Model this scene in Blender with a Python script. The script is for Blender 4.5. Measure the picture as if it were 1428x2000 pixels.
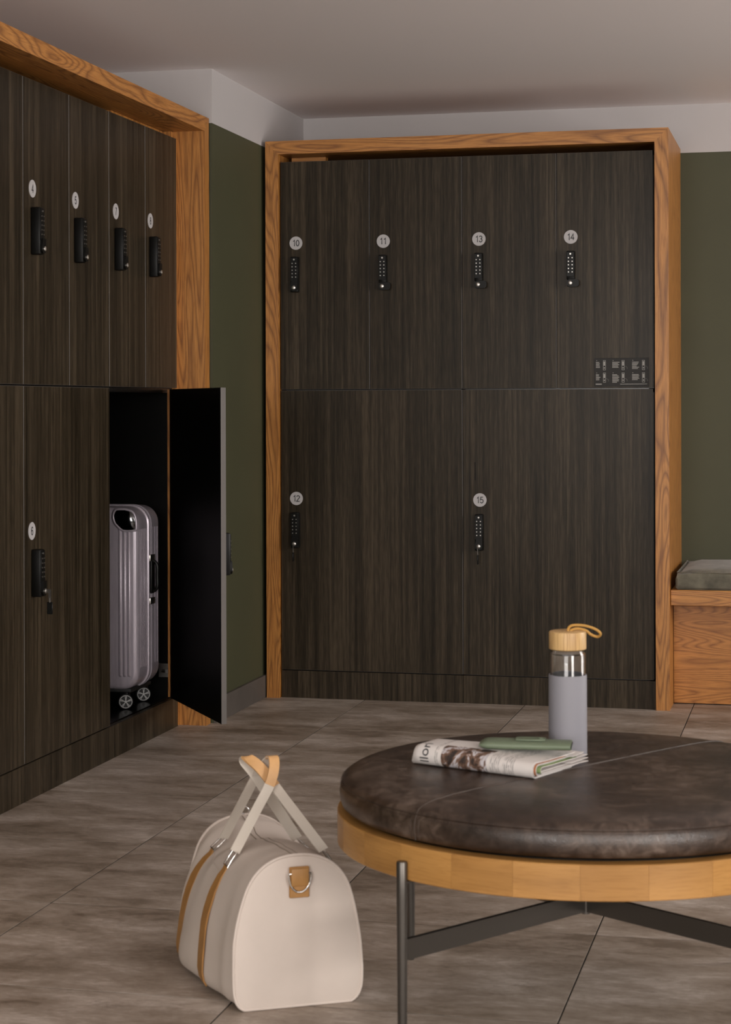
import bpy, bmesh, math, random
from mathutils import Vector, Matrix
random.seed(7)
for o in list(bpy.data.objects): bpy.data.objects.remove(o)
SC = bpy.context.scene; COL = SC.collection; PI = math.pi

# ---------------------------------------------------------------- camera, world, lights, exposure
F_PX, YAW, ROLL, HY = 3784.0, 0.2316, -0.0029, 792.0      # focal length and horizon row for a 1428x2000 frame
CAM = Vector((2.1686, -7.3713, 1.1546))
cam_d = bpy.data.cameras.new('camera'); cam = bpy.data.objects.new('camera', cam_d); COL.objects.link(cam)
cam_d.sensor_fit = 'AUTO'; cam_d.sensor_width = 36.0; cam_d.lens = F_PX / 2000 * 36
cam_d.shift_x = 0; cam_d.shift_y = (HY - 1000) / 2000
cam_d.clip_start = .05; cam_d.clip_end = 60
cam_d.dof.use_dof = True; cam_d.dof.focus_distance = 6.9; cam_d.dof.aperture_fstop = 11
r_ = Vector((math.cos(YAW), math.sin(YAW), 0)); f_ = Vector((-math.sin(YAW), math.cos(YAW), 0)); u_ = Vector((0, 0, 1))
cr, sr = math.cos(ROLL), math.sin(ROLL)
cx_ = cr * r_ + sr * u_; cy_ = -sr * r_ + cr * u_; cz_ = -f_
cam.matrix_world = Matrix(((cx_.x, cy_.x, cz_.x, CAM.x), (cx_.y, cy_.y, cz_.y, CAM.y), (cx_.z, cy_.z, cz_.z, CAM.z), (0, 0, 0, 1)))
SC.camera = cam

wd = bpy.data.worlds.new('world'); SC.world = wd; wd.use_nodes = True
wd.node_tree.nodes['Background'].inputs[0].default_value = (.75, .85, 1.0, 1)
wd.node_tree.nodes['Background'].inputs[1].default_value = .3

def area(name, loc, target, sx, sy, power, col):
    l = bpy.data.lights.new(name, 'AREA'); l.shape = 'RECTANGLE'; l.size = sx; l.size_y = sy; l.energy = power; l.color = col
    o = bpy.data.objects.new(name, l); COL.objects.link(o); o.location = loc
    d = Vector(target) - Vector(loc); o.rotation_euler = d.to_track_quat('-Z', 'Y').to_euler(); return o
# daylight through the two right-wall windows; behind the camera, an added fill tilted up
area('window_daylight_right', (5.45, -7.9, 1.5), (0, -5.0, 1.2), 1.9, 1.5, 215, (1, .95, .90))
area('window_daylight_far', (5.45, -1.6, 1.5), (0, -1.6, 1.3), 1.6, 1.5, 115, (1, .95, .90))
area('added_fill_behind', (1.4, -9.85, 1.5), (1.4, 0, 6), 2.6, 1.5, 175, (1, .95, .90))
vs = SC.view_settings; vs.view_transform = 'Standard'; vs.look = 'None'; vs.gamma = 1; vs.exposure = 0.0
vs.use_curve_mapping = False

# ---------------------------------------------------------------- material helpers
class NT:
    def __init__(s, name):
        s.m = bpy.data.materials.new(name); s.m.use_nodes = True; s.t = s.m.node_tree; s.b = s.t.nodes['Principled BSDF']
    def n(s, typ, **kw):
        nd = s.t.nodes.new('ShaderNode' + typ)
        for k, v in kw.items():
            if k.startswith('i_'):
                k2 = k[2:]; k2 = int(k2) if k2.isdigit() else k2.replace('_', ' ')
                nd.inputs[k2].default_value = v
            else: setattr(nd, k, v)
        return nd
    def l(s, a, b): s.t.links.new(a, b)
    def setp(s, **kw):
        for k, v in kw.items(): s.b.inputs[k.replace('_', ' ')].default_value = v
    def coords(s, scale=(1, 1, 1), rnd=True, kind='Object', rot=(0, 0, 0)):
        tc = s.n('TexCoord'); mp = s.n('Mapping'); mp.inputs['Scale'].default_value = scale; mp.inputs['Rotation'].default_value = rot
        src = tc.outputs[kind]
        if rnd:
            oi = s.n('ObjectInfo'); mul = s.n('VectorMath', operation='SCALE'); cmb = s.n('CombineXYZ')
            for i, k in enumerate((1.0, 1.7, 2.3)):
                m = s.n('Math', operation='MULTIPLY'); s.l(oi.outputs['Random'], m.inputs[0]); m.inputs[1].default_value = k * 9; s.l(m.outputs[0], cmb.inputs[i])
            ad = s.n('VectorMath', operation='ADD'); s.l(src, ad.inputs[0]); s.l(cmb.outputs[0], ad.inputs[1]); src = ad.outputs[0]
        s.l(src, mp.inputs[0]); return mp.outputs[0]
    def noise(s, vec, scale=1, detail=4, rough=.55, dist=0):
        nd = s.n('TexNoise'); nd.inputs['Scale'].default_value = scale; nd.inputs['Detail'].default_value = detail
        nd.inputs['Roughness'].default_value = rough; nd.inputs['Distortion'].default_value = dist; s.l(vec, nd.inputs['Vector']); return nd.outputs['Fac']
    def ramp(s, fac, stops):
        nd = s.n('ValToRGB'); e = nd.color_ramp.elements
        while len(e) > 2: e.remove(e[0])
        for i, (p, c) in enumerate(stops):
            el = e[i] if i < 2 else e.new(p)
            el.position = p; el.color = (*c, 1) if len(c) == 3 else c
        s.l(fac, nd.inputs[0]); return nd.outputs[0]
    def mix(s, fac, a, b, mode='MIX'):
        nd = s.n('Mix', data_type='RGBA', blend_type=mode)
        for i, v in ((0, fac), (6, a), (7, b)):
            if hasattr(v, 'links'): s.l(v, nd.inputs[i])
            else: nd.inputs[i].default_value = v if i == 0 else (*v, 1)
        return nd.outputs[2]
    def math(s, op, a, b=0):
        nd = s.n('Math', operation=op)
        for i, v in ((0, a), (1, b)):
            if hasattr(v, 'links'): s.l(v, nd.inputs[i])
            else: nd.inputs[i].default_value = v
        return nd.outputs[0]
    def color(s, c): s.l(c, s.b.inputs['Base Color'])
    def bump(s, h, strength=.2, dist=.002):
        nd = s.n('Bump'); nd.inputs['Strength'].default_value = strength; nd.inputs['Distance'].default_value = dist
        s.l(h, nd.inputs['Height']); s.l(nd.outputs[0], s.b.inputs['Normal'])

def plain(name, col, rough=.5, metal=0, noise=0, nscale=30, bump=0, **kw):
    m = NT(name); m.setp(Base_Color=(*col, 1), Roughness=rough, Metallic=metal, **kw)
    if noise or bump:
        f = m.noise(m.coords(), nscale, 5)
        if noise:
            a = tuple(max(0, c * (1 - noise)) for c in col); b = tuple(min(1, c * (1 + noise)) for c in col)
            m.color(m.ramp(f, [(.3, a), (.7, b)]))
        if bump: m.bump(f, bump, .002)
    return m.m

def laminate(name, dark, mid, light, rough=.42):       # dark veneer with vertical grain
    m = NT(name)
    v1 = m.coords((70, 70, 1.1)); v2 = m.coords((14, 14, .35)); v3 = m.coords((300, 300, 16))
    f1 = m.noise(v1, 1, 3, .6, .3); f2 = m.noise(v2, 1, 3, .55, .6); f3 = m.noise(v3, 1, 2, .5)
    s = m.math('ADD', m.math('MULTIPLY', f1, .45), m.math('ADD', m.math('MULTIPLY', f2, .3), m.math('MULTIPLY', f3, .25)))
    m.color(m.ramp(s, [(.38, dark), (.5, mid), (.62, light)]))
    m.setp(Roughness=rough); m.b.inputs['Specular IOR Level'].default_value = .18
    m.bump(s, .15, .0006); return m.m

def oak(name, grain, c0=(.17, .058, .011), c1=(.42, .165, .031), c2=(.58, .27, .072), warp=1.0, rough=.42, pw=.75):
    # grain: axis index along which the fibres run
    m = NT(name)
    sc = [7.0] * 3; sc[grain] = .9; sp = [330.0] * 3; sp[grain] = 14.0; sb = [60.0] * 3; sb[grain] = 2.2
    base = m.noise(m.coords(tuple(sc)), 1, 1.5, .4, .25)
    rings = m.math('FRACT', m.math('MULTIPLY', base, 32 * warp))
    rr = m.ramp(rings, [(0, (.35,) * 3), (.35, (1,) * 3), (.72, (.75,) * 3), (.93, (.1,) * 3), (1, (.3,) * 3)])
    pores = m.noise(m.coords(tuple(sp)), 1, 2, .6); streak = m.noise(m.coords(tuple(sb)), 1, 3, .6)
    col = m.mix(streak, c1, c2); col = m.mix(m.math('MULTIPLY', m.math('SUBTRACT', 1, rr), .85), col, c0)
    pr = m.ramp(pores, [(.34, (.62, .52, .42)), (.52, (1, 1, 1))])
    col = m.mix(pw, col, pr, 'MULTIPLY')
    m.color(col); m.setp(Roughness=rough); m.bump(pores, .12, .0005); return m.m

M = {}
M['lam'] = laminate('dark_laminate', (.013, .0095, .0052), (.031, .0228, .0138), (.066, .049, .031), .36)
M['edge'] = plain('laminate_edge', (.12, .108, .10), .5)
M['black'] = plain('black_melamine', (.0025, .0023, .0020), .45, Specular_IOR_Level=.1)
M['black_in'] = plain('black_interior', (.004, .0038, .0035), .25)
M['oak_z'] = oak('oak_vertical', 2); M['oak_x'] = oak('oak_across', 0); M['oak_y'] = oak('oak_along', 1)
M['oak_panel'] = oak('oak_bench_panel', 0, (.22, .075, .012), (.46, .185, .038), (.56, .245, .062), 1.25)
M['maple'] = oak('ring_veneer', 1, (.30, .145, .040), (.40, .195, .052), (.50, .265, .080), .12, .38, .3)
M['ceiling'] = plain('ceiling_paint', (.86, .82, .83), .85)
M['white'] = plain('white_paint', (.50, .475, .475), .75, noise=.02, nscale=3)
M['green'] = plain('olive_green_paint', (.055, .056, .026), .6, noise=.05, nscale=4, bump=.05)
M['base'] = plain('skirting_tile', (.085, .072, .062), .6, noise=.15, nscale=6)
M['grout'] = plain('grout', (.045, .038, .032), .95)
M['lockblack'] = plain('lock_black', (.0035, .0035, .003), .4, Specular_IOR_Level=.25)
M['chrome'] = plain('bright_chrome', (.72, .70, .68), .16, 1)
M['steel'] = plain('satin_steel', (.55, .53, .50), .32, 1)
M['disc'] = plain('number_disc_grey', (.46, .445, .45), .5)
M['ink'] = plain('ink', (.03, .03, .035), .6)
M['signtxt'] = plain('sign_print', (.34, .33, .31), .6)
M['sign'] = plain('sign_plate', (.010, .0085, .007), .6)
M['legmetal'] = plain('gunmetal_leg', (.115, .105, .095), .38, .85)
M['canvas'] = plain('cream_canvas', (.60, .52, .465), .85, noise=.04, nscale=8, bump=.0)
M['web'] = plain('cotton_webbing', (.62, .56, .49), .85, bump=.25, nscale=600)
M['tan'] = plain('tan_leather', (.40, .20, .060), .5, noise=.12, nscale=30, bump=.1)
M['tanlight'] = plain('pale_tan_leather', (.60, .34, .145), .5, noise=.1, nscale=30)
M['sleeve'] = plain('grey_silicone', (.25, .245, .275), .6)
M['bamboo'] = oak('bamboo_lid', 2, (.50, .30, .12), (.62, .40, .175), (.70, .47, .22), .3, .45)
M['cord'] = plain('mustard_cord', (.50, .27, .062), .7, bump=.4, nscale=400)
M['velvet'] = plain('grey_olive_velvet', (.125, .113, .082), .9, noise=.42, nscale=16, bump=.15, Sheen_Weight=.2)
M['paper'] = plain('newsprint', (.68, .635, .61), .8)
M['caseg'] = plain('sage_leather', (.14, .178, .115), .5, noise=.06, nscale=60)
M['rubber'] = plain('rubber', (.012, .012, .012), .6)

def leather():
    m = NT('dark_brown_leather'); v = m.coords((1, 1, 1), False)
    f1 = m.noise(v, 5, 6, .65, .4); f2 = m.noise(v, 38, 6, .7, .8)
    vo = m.n('TexVoronoi', feature='DISTANCE_TO_EDGE'); m.l(v, vo.inputs['Vector']); vo.inputs['Scale'].default_value = 420
    s = m.math('ADD', m.math('MULTIPLY', f1, .6), m.math('MULTIPLY', f2, .4))
    m.color(m.ramp(s, [(.38, (.016, .009, .0058)), (.48, (.034, .0205, .0142)), (.55, (.068, .045, .033)), (.63, (.13, .094, .074))]))
    m.l(m.ramp(f2, [(.3, (.27,) * 3), (.7, (.42,) * 3)]), m.b.inputs['Roughness'])
    m.b.inputs['Specular IOR Level'].default_value = .6
    m.bump(m.math('ADD', m.math('MULTIPLY', vo.outputs['Distance'], 2), m.math('MULTIPLY', f2, .8)), .18, .0015)
    return m.m
M['leather'] = leather()
M['seam'] = plain('leather_seam', (.050, .034, .025), .55)

def tile_mat():
    m = NT('grey_concrete_look_tile')
    a = m.noise(m.coords((1.3, 2.6, 1)), 1.6, 8, .66, .35); b = m.noise(m.coords((5, 11, 1)), 1, 9, .78, .5); c = m.noise(m.coords((36, 100, 1)), 1, 4, .7)
    s = m.math('ADD', m.math('MULTIPLY', a, .50), m.math('ADD', m.math('MULTIPLY', b, .34), m.math('MULTIPLY', c, .16)))
    col = m.ramp(s, [(.41, (.17, .128, .095)), (.47, (.28, .222, .175)), (.53, (.37, .305, .255)), (.61, (.56, .485, .43))])
    d = m.noise(m.coords((4.5, 8, 1)), 1, 10, .85, 1.2)
    col = m.mix(m.ramp(d, [(.55, (0,) * 3), (.66, (.55,) * 3)]), col, (.14, .108, .082))
    m.color(col); m.l(m.ramp(b, [(.3, (.42,) * 3), (.7, (.6,) * 3)]), m.b.inputs['Roughness'])
    m.bump(s, .12, .001); return m.m
M['tile'] = tile_mat()

def glass():
    m = NT('clear_glass'); m.setp(Base_Color=(.97, .98, .98, 1), Roughness=.0, IOR=1.45); m.b.inputs['Transmission Weight'].default_value = 1; return m.m
M['glass'] = glass()

def shell():
    m = NT('lilac_silver_polycarbonate'); v = m.coords((1, 1, .15))
    f = m.noise(v, 60, 4); m.color(m.ramp(f, [(.3, (.42, .375, .43)), (.7, (.52, .47, .53))])); m.setp(Roughness=.30, Metallic=.3); return m.m
M['shell'] = shell()

def print_mat():       # newsprint front page: brown picture, text columns; UV x along the fold, y around it
    m = NT('newspaper_print'); uv = m.n('TexCoord').outputs['UV']; sp = m.n('SeparateXYZ'); m.l(uv, sp.inputs[0]); X, Y = sp.outputs[0], sp.outputs[1]
    def band(v, a, b):
        return m.math('MULTIPLY', m.math('GREATER_THAN', v, a), m.math('LESS_THAN', v, b))
    mp = m.n('Mapping'); m.l(uv, mp.inputs[0]); mp.inputs['Scale'].default_value = (9, 5, 1)
    f = m.noise(mp.outputs[0], 1, 5, .6, 1.4)
    pic = m.ramp(f, [(.40, (.03, .02, .016)), (.46, (.12, .065, .042)), (.52, (.20, .12, .085)), (.55, (.5, .47, .49)), (.62, (.56, .53, .55)), (.66, (.10, .075, .07))])
    mp2 = m.n('Mapping'); m.l(uv, mp2.inputs[0]); mp2.inputs['Scale'].default_value = (150, 26, 1)
    t = m.noise(mp2.outputs[0], 1, 3, .6)
    rows = m.math('GREATER_THAN', m.math('FRACT', m.math('MULTIPLY', X, 62)), .45)
    txt = m.math('MULTIPLY', m.math('GREATER_THAN', t, .47), rows)
    txt = m.math('MULTIPLY', txt, m.math('MAXIMUM', band(X, .66, .74), m.math('MAXIMUM', band(X, .77, .86), band(X, .215, .24))))
    col = m.mix(m.math('MULTIPLY', txt, .6), (.67, .625, .60), (.12, .11, .11))
    msk = m.math('MULTIPLY', band(X, .27, .64), m.math('LESS_THAN', Y, .42))
    col = m.mix(msk, col, pic); m.color(col); m.setp(Roughness=.75); return m.m
M['print'] = print_mat()

# ---------------------------------------------------------------- geometry helpers
class MB:
    def __init__(s): s.v = []; s.f = []; s.mi = []; s.uv = None
    def add(s, vs, fs, mi=0):
        o = len(s.v); s.v += [tuple(p) for p in vs]; s.f += [tuple(i + o for i in f) for f in fs]; s.mi += [mi] * len(fs); return s
    def box(s, a, b, mi=0, bev=0):
        (x0, y0, z0), (x1, y1, z1) = a, b
        if bev <= 0:
            vs = [(x0, y0, z0), (x1, y0, z0), (x1, y1, z0), (x0, y1, z0), (x0, y0, z1), (x1, y0, z1), (x1, y1, z1), (x0, y1, z1)]
            return s.add(vs, [(0, 3, 2, 1), (4, 5, 6, 7), (0, 1, 5, 4), (1, 2, 6, 5), (2, 3, 7, 6), (3, 0, 4, 7)], mi)
        bm = bmesh.new(); bmesh.ops.create_cube(bm, size=1)
        for v in bm.verts: v.co = Vector(((x0 + x1) / 2 + v.co.x * (x1 - x0), (y0 + y1) / 2 + v.co.y * (y1 - y0), (z0 + z1) / 2 + v.co.z * (z1 - z0)))
        bmesh.ops.bevel(bm, geom=bm.edges[:], offset=bev, segments=2 if bev > .0015 else 1, profile=.5, affect='EDGES')
        return s.frombm(bm, mi)
    def frombm(s, bm, mi=0):
        bm.verts.index_update(); s.add([v.co[:] for v in bm.verts], [[v.index for v in f.verts] for f in bm.faces], mi); bm.free(); return s
    def tube(s, pts, r, n=10, mi=0, closed=False, cap=True, squash=None):
        pts = [Vector(p) for p in pts]; N = len(pts); rr = r if isinstance(r, (list, tuple)) else [r] * N
        ref = None; rings = []
        for i, p in enumerate(pts):
            a = pts[(i - 1) % N] if (closed or i > 0) else p; b = pts[(i + 1) % N] if (closed or i < N - 1) else p
            t = (b - a).normalized()
            if ref is None: ref = t.orthogonal().normalized() if abs(t.z) > .99 or True else None
            ref = (ref - t * ref.dot(t)); ref = ref.normalized() if ref.length > 1e-6 else t.orthogonal().normalized()
            bi = t.cross(ref); rings.append([p + (ref * math.cos(2 * PI * k / n) + bi * math.sin(2 * PI * k / n)) * rr[i] for k in range(n)])
        vs = [q for R in rings for q in R]; fs = []
        for i in range(N if closed else N - 1):
            j = (i + 1) % N
            for k in range(n): fs.append((i * n + k, i * n + (k + 1) % n, j * n + (k + 1) % n, j * n + k))
        if not closed and cap: fs += [tuple(range(n))[::-1], tuple((N - 1) * n + k for k in range(n))]
        return s.add(vs, fs, mi)
    def ribbon(s, pts, widths, thick, wdirs, mi=0):   # flat band: per-point width direction
        pts = [Vector(p) for p in pts]; N = len(pts); vs = []
        for i, p in enumerate(pts):
            t = (pts[min(i + 1, N - 1)] - pts[max(i - 1, 0)]).normalized()
            w = Vector(wdirs[i] if isinstance(wdirs, list) else wdirs); w = (w - t * w.dot(t)).normalized(); nn = t.cross(w)
            W = (widths[i] if isinstance(widths, list) else widths) / 2
            vs += [p - w * W - nn * thick / 2, p + w * W - nn * thick / 2, p + w * W + nn * thick / 2, p - w * W + nn * thick / 2]
        fs = [(3, 2, 1, 0), tuple((N - 1) * 4 + k for k in range(4))]
        for i in range(N - 1):
            for k in range(4): fs.append((i * 4 + k, i * 4 + (k + 1) % 4, i * 4 + 4 + (k + 1) % 4, i * 4 + 4 + k))
        return s.add(vs, fs, mi)
    def lathe(s, prof, n=64, mi=0, c=(0, 0), cap=True):
        vs = []; fs = []; P = len(prof)
        for k in range(n):
            a = 2 * PI * k / n
            for r, z in prof: vs.append((c[0] + r * math.cos(a), c[1] + r * math.sin(a), z))
        for k in range(n):
            k2 = (k + 1) % n
            for i in range(P - 1): fs.append((k * P + i, k2 * P + i, k2 * P + i + 1, k * P + i + 1))
        if cap:
            if prof[0][0] > 1e-6: fs.append(tuple(k * P for k in range(n))[::-1])
            if prof[-1][0] > 1e-6: fs.append(tuple(k * P + P - 1 for k in range(n)))
        return s.add(vs, fs, mi)
    def prism(s, poly, axis, d0, d1, mi=0):   # polygon in the other two axes, extruded along axis
        n = len(poly); vs = []
        for d in (d0, d1):
            for p in poly:
                q = list(p); q.insert(axis, d); vs.append(tuple(q))
        fs = [tuple(range(n))[::-1], tuple(range(n, 2 * n))] + [(k, (k + 1) % n, n + (k + 1) % n, n + k) for k in range(n)]
        return s.add(vs, fs, mi)
    def cyl(s, p0, p1, r, n=20, mi=0): return s.tube([p0, p1], r, n, mi)

def build(name, mb, mats, parent=None, smooth=30, local=None):
    me = bpy.data.meshes.new(name); me.from_pydata(mb.v, [], mb.f)
    mats = mats if isinstance(mats, (list, tuple)) else [mats]
    for m in mats: me.materials.append(M[m] if isinstance(m, str) else m)
    for p, i in zip(me.polygons, mb.mi): p.material_index = i
    bm = bmesh.new(); bm.from_mesh(me)
    if not getattr(mb, 'keepnormals', False): bmesh.ops.recalc_face_normals(bm, faces=bm.faces)
    bm.to_mesh(me); bm.free()
    if mb.uv:
        ul = me.uv_layers.new(name='UVMap')
        for lp in me.loops: ul.data[lp.index].uv = mb.uv[lp.vertex_index]
    if smooth:
        for p in me.polygons: p.use_smooth = True
        me.set_sharp_from_angle(angle=math.radians(smooth))
    o = bpy.data.objects.new(name, me); COL.objects.link(o)
    if parent is not None: o.parent = parent
    if local is not None: o.matrix_basis = local
    return o
def tag(o, label=None, cat=None, group=None, kind=None):
    if label: o['label'] = label
    if cat: o['category'] = cat
    if group: o['group'] = group
    if kind: o['kind'] = kind
    return o
def thing(name, label, cat, loc=(0, 0, 0), rz=0, group=None):
    o = bpy.data.objects.new(name, None); COL.objects.link(o); o.location = loc; o.rotation_euler = (0, 0, rz); o.empty_display_size = .1
    return tag(o, label, cat, group)
def struct(name, mb, mats, parent=None, label=None):
    o = build(name, mb, mats, parent)
    if parent is None: o['kind'] = 'structure'
    if label: o['label'] = label
    return o
_tc = {}
def text_mesh(s, size):
    if (s, size) in _tc: return _tc[(s, size)]
    cu = bpy.data.curves.new('t', 'FONT'); cu.body = s; cu.size = size; cu.align_x = 'CENTER'; cu.align_y = 'CENTER'; cu.resolution_u = 4
    ob = bpy.data.objects.new('t', cu); COL.objects.link(ob); bpy.context.view_layer.update()
    me = bpy.data.meshes.new_from_object(ob.evaluated_get(bpy.context.evaluated_depsgraph_get()))
    vs = [v.co.copy() for v in me.vertices]; fs = [tuple(p.vertices) for p in me.polygons]
    x = [v.x for v in vs]; y = [v.y for v in vs]; c = Vector(((min(x) + max(x)) / 2, (min(y) + max(y)) / 2, 0)); vs = [v - c for v in vs]
    bpy.data.objects.remove(ob); bpy.data.curves.remove(cu); bpy.data.meshes.remove(me); _tc[(s, size)] = (vs, fs); return vs, fs

# ---------------------------------------------------------------- room shell
ZC, ZG, XW, YW, YB = 2.383, 2.185, .008, .6475, -.634
X1, Y0 = 5.2, -9.6
fl = MB().box((-.9, Y0, -.13), (X1 + .1, YW + .1, -.011)); floor = struct('floor', fl, 'grout'); floor['label'] = 'grey stone look tiled floor'
# floor tiles, one object each, 0.633 x 0.619 grid
tx = [.4185 + .633 * k for k in range(-2, 8)]; ty = [-.055 + .619 * k for k in range(-16, 3)]
tiles = {}
for i in range(len(tx) - 1):
    for j in range(len(ty) - 1):
        a0, a1, b0, b1 = max(tx[i], -.85), min(tx[i + 1], X1), max(ty[j], Y0), min(ty[j + 1], YW)
        if a1 - a0 < .02 or b1 - b0 < .02 or a0 > 3.7 or b0 < -6.2: continue
        key = (round(a1 - a0, 3), round(b1 - b0, 3))
        if key not in tiles:
            w, h = (a1 - a0) / 2 - .0015, (b1 - b0) / 2 - .0015; c = .0005
            mb = MB(); vs = []
            for (q, z) in ((0, -.0115), (0, -c), (c, 0)):
                vs += [(-w + q, -h + q, z), (w - q, -h + q, z), (w - q, h - q, z), (-w + q, h - q, z)]
            fs = [(8, 9, 10, 11)] + [(r * 4 + k, r * 4 + (k + 1) % 4, r * 4 + 4 + (k + 1) % 4, r * 4 + 4 + k) for r in (0, 1) for k in range(4)]
            mb.add(vs, fs); mb.mi = [0] + [1] * 4 + [0] * 4; o = build('floor_tile', mb, ['tile', 'grout'], floor, smooth=0); tiles[key] = o.data
        else:
            o = bpy.data.objects.new('floor_tile', tiles[key]); COL.objects.link(o); o.parent = floor
        o.location = ((a0 + a1) / 2, (b0 + b1) / 2, random.uniform(-.0004, 0))
# plain floor slabs in the unseen part of the room
struct('floor_outer', MB().box((3.58 + .5, -9.5, -.011), (X1, YW, 0)).box((-.9, Y0, -.011), (4.08, -6.25, -.0005)), 'tile', floor)
struct('ceiling', MB().box((-1.0, Y0, ZC), (X1 + .1, YW + .1, ZC + .1)), 'ceiling')
def two_tone(name, a, b, faces=None):
    (x0, y0), (x1, y1) = a, b
    return struct(name, MB().box((x0, y0, 0), (x1, y1, ZG), 0).box((x0, y0, ZG), (x1, y1, ZC), 1), ['green', 'white'])
two_tone('wall_back', (XW, YW), (X1 + .1, YW + .1))
two_tone('wall_left', (-.9, YB), (XW, YW + .1))                    # chimney-like block beside the left lockers
two_tone('wall_left_far', (-.9, Y0), (-.66, YB))
two_tone('wall_front', (-.9, Y0 - .1), (.05, Y0)); two_tone('wall_front_side', (2.75, Y0 - .1), (X1 + .1, Y0))
struct('wall_front_sill', MB().box((.05, Y0 - .1, 0), (2.75, Y0, .65)).box((.05, Y0 - .1, 2.3), (2.75, Y0, ZC)), 'green')
wr = MB(); wx0, wx1 = X1, X1 + .1
wr.box((wx0, Y0, 0), (wx1, YW, .6), 0).box((wx0, Y0, 2.25), (wx1, YW, ZC), 1)
for a, b in ((Y0, -9.0), (-6.8, -2.5), (-.7, YW)): wr.box((wx0, a, .6), (wx1, b, 2.25), 0)
struct('wall_right', wr, ['green', 'white'])
def window(name, x, a, b, z0, z1, along):
    mb = MB(); t = .05
    def bx(p0, p1, q0, q1):
        if along == 'y': mb.box((x, p0, q0), (x + .06, p1, q1))
        else: mb.box((p0, x, q0), (p1, x + .06, q1))
    bx(a, a + t, z0, z1); bx(b - t, b, z0, z1); bx(a + t, b - t, z0, z0 + t); bx(a + t, b - t, z1 - t, z1); bx((a + b) / 2 - t / 2, (a + b) / 2 + t / 2, z0 + t, z1 - t)
    struct(name, mb, 'white')
window('window_1', X1 + .02, -9.0, -6.8, .6, 2.25, 'y'); window('window_2', X1 + .02, -2.5, -.7, .6, 2.25, 'y'); window('added_fill_window', Y0 - .08, .05, 2.75, .65, 2.3, 'x')  # the window behind the camera is added to carry the fill light
struct('baseboard_left', MB().box((XW, YB, 0), (XW + .012, YW - .001, .088), 0, .001), 'base')
struct('baseboard_back', MB().box((3.6, YW - .012, 0), (X1, YW, .088), 0, .001), 'base')

# ---------------------------------------------------------------- locker units
ZK, ZS, ZD, ZT, TF = .1074, 1.218, 2.12, 2.2, .052
DT = .018
def mitre(mb, loc2w, u0, u1, d0, d1):   # helper: adds one frame member given a polygon in (u,z), extruded in depth
    pass
def lock_parts(door, X, Z, turned, key):
    # door-local: X right, -Y out of the door, Z up
    b = MB(); w = .0155; H = .07
    b.box((X - w, -.030, Z - (.040 if turned else H)), (X + w, 0, Z + H), 0, .004)
    b.box((X - w + .001, -.0315, Z - .028), (X + w - .001, -.029, Z + H - .004), 0, .0008)
    if turned:
        b.box((X - w + .002, -.024, Z - .066), (X + w, 0, Z - .038), 0, .004)
    build('lock_body', b, 'lockblack', door, 40)
    c = MB(); c.tube([(X, -.031, Z + .058), (X, -.0335, Z + .058)], .0034, 10)
    for k in range(5):
        for s in (-1, 1): c.tube([(X + s * .0072, -.031, Z + .043 - k * .0135), (X + s * .0072, -.0338, Z + .043 - k * .0135)], .0022, 8)
    build('keypad_buttons', c, 'steel', door, 40)
    t = MB(); zc = Z - .053
    prof = []; R = .0145; L = .030
    for k in range(13):
        a = PI + PI * k / 12 if not turned else PI / 2 + PI * k / 12
        prof.append((X + R * math.cos(a), zc + R * math.sin(a)))
    if not turned: prof += [(X + R, zc + L), (X - R + .006, zc + L)]
    else: prof += [(X + L - .004, zc - R), (X + L + .003, zc - R + .006), (X + L + .003, zc + R - .006), (X + L - .004, zc + R)]
    t.prism(prof, 1, -.037, -.026)
    build('turn_lever', t, 'lockblack', door, 40)
    k_ = MB(); k_.tube([(X, -.037, zc), (X, -.0405, zc), (X, -.0415, zc)], [.0078, .0078, .006], 18).box((X - .001, -.0420, zc - .004), (X + .001, -.0405, zc + .004))
    build('key_cylinder', k_, 'steel', door, 40)
    if key:
        q = MB(); y = -.052
        q.box((X - .001, -.056, zc - .006), (X + .001, -.044, zc + .006), 0).box((X - .0012, y - .004, zc - .03), (X + .0012, y + .004, zc - .004), 0)
        q.tube([(X, y, zc - .020), (X, y, zc - .034)], .002, 8, 0)
        q.box((X - .002, y - .009, zc - .068), (X + .002, y + .009, zc - .032), 1, .0015)
        tag(build('key', q, ['legmetal', 'lockblack'], door, 40), 'key left hanging in the lock')
def arc(cx, cy, rx, ry, a0, a1, n=12): return [(cx + rx * math.cos(math.radians(a0 + (a1 - a0) * k / n)), cy + ry * math.sin(math.radians(a0 + (a1 - a0) * k / n))) for k in range(n + 1)]
DIG = {'0': [arc(0, 0, .23, .46, 0, 360, 24)], '1': [[(-.16, .27), (.0, .36), (.07, .48), (.07, -.5)]],
       '2': [arc(0, .22, .235, .24, 170, -25) + [(-.13, -.28), (-.24, -.46), (.25, -.46)]],
       '3': [arc(-.01, .24, .21, .22, 160, -90) , arc(-.01, -.23, .235, .24, 90, -165)],
       '4': [[(.10, -.5), (.10, .46), (-.27, -.20), (.27, -.20)]],
       '5': [[(.22, .45), (-.14, .45), (-.20, .02)] + arc(-.0, -.17, .235, .29, 130, -160)],
       '6': [arc(.02, .18, .22, .28, 25, 130, 8) + arc(.02, -.05, .26, .42, 150, 200, 6), arc(0, -.19, .225, .27, 0, 360, 24)],
       '7': [[(-.23, .45), (.24, .45), (.05, .10), (-.06, -.5)]],
       '8': [arc(0, .24, .19, .215, 0, 360, 20), arc(0, -.22, .235, .245, 0, 360, 20)]}
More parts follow.
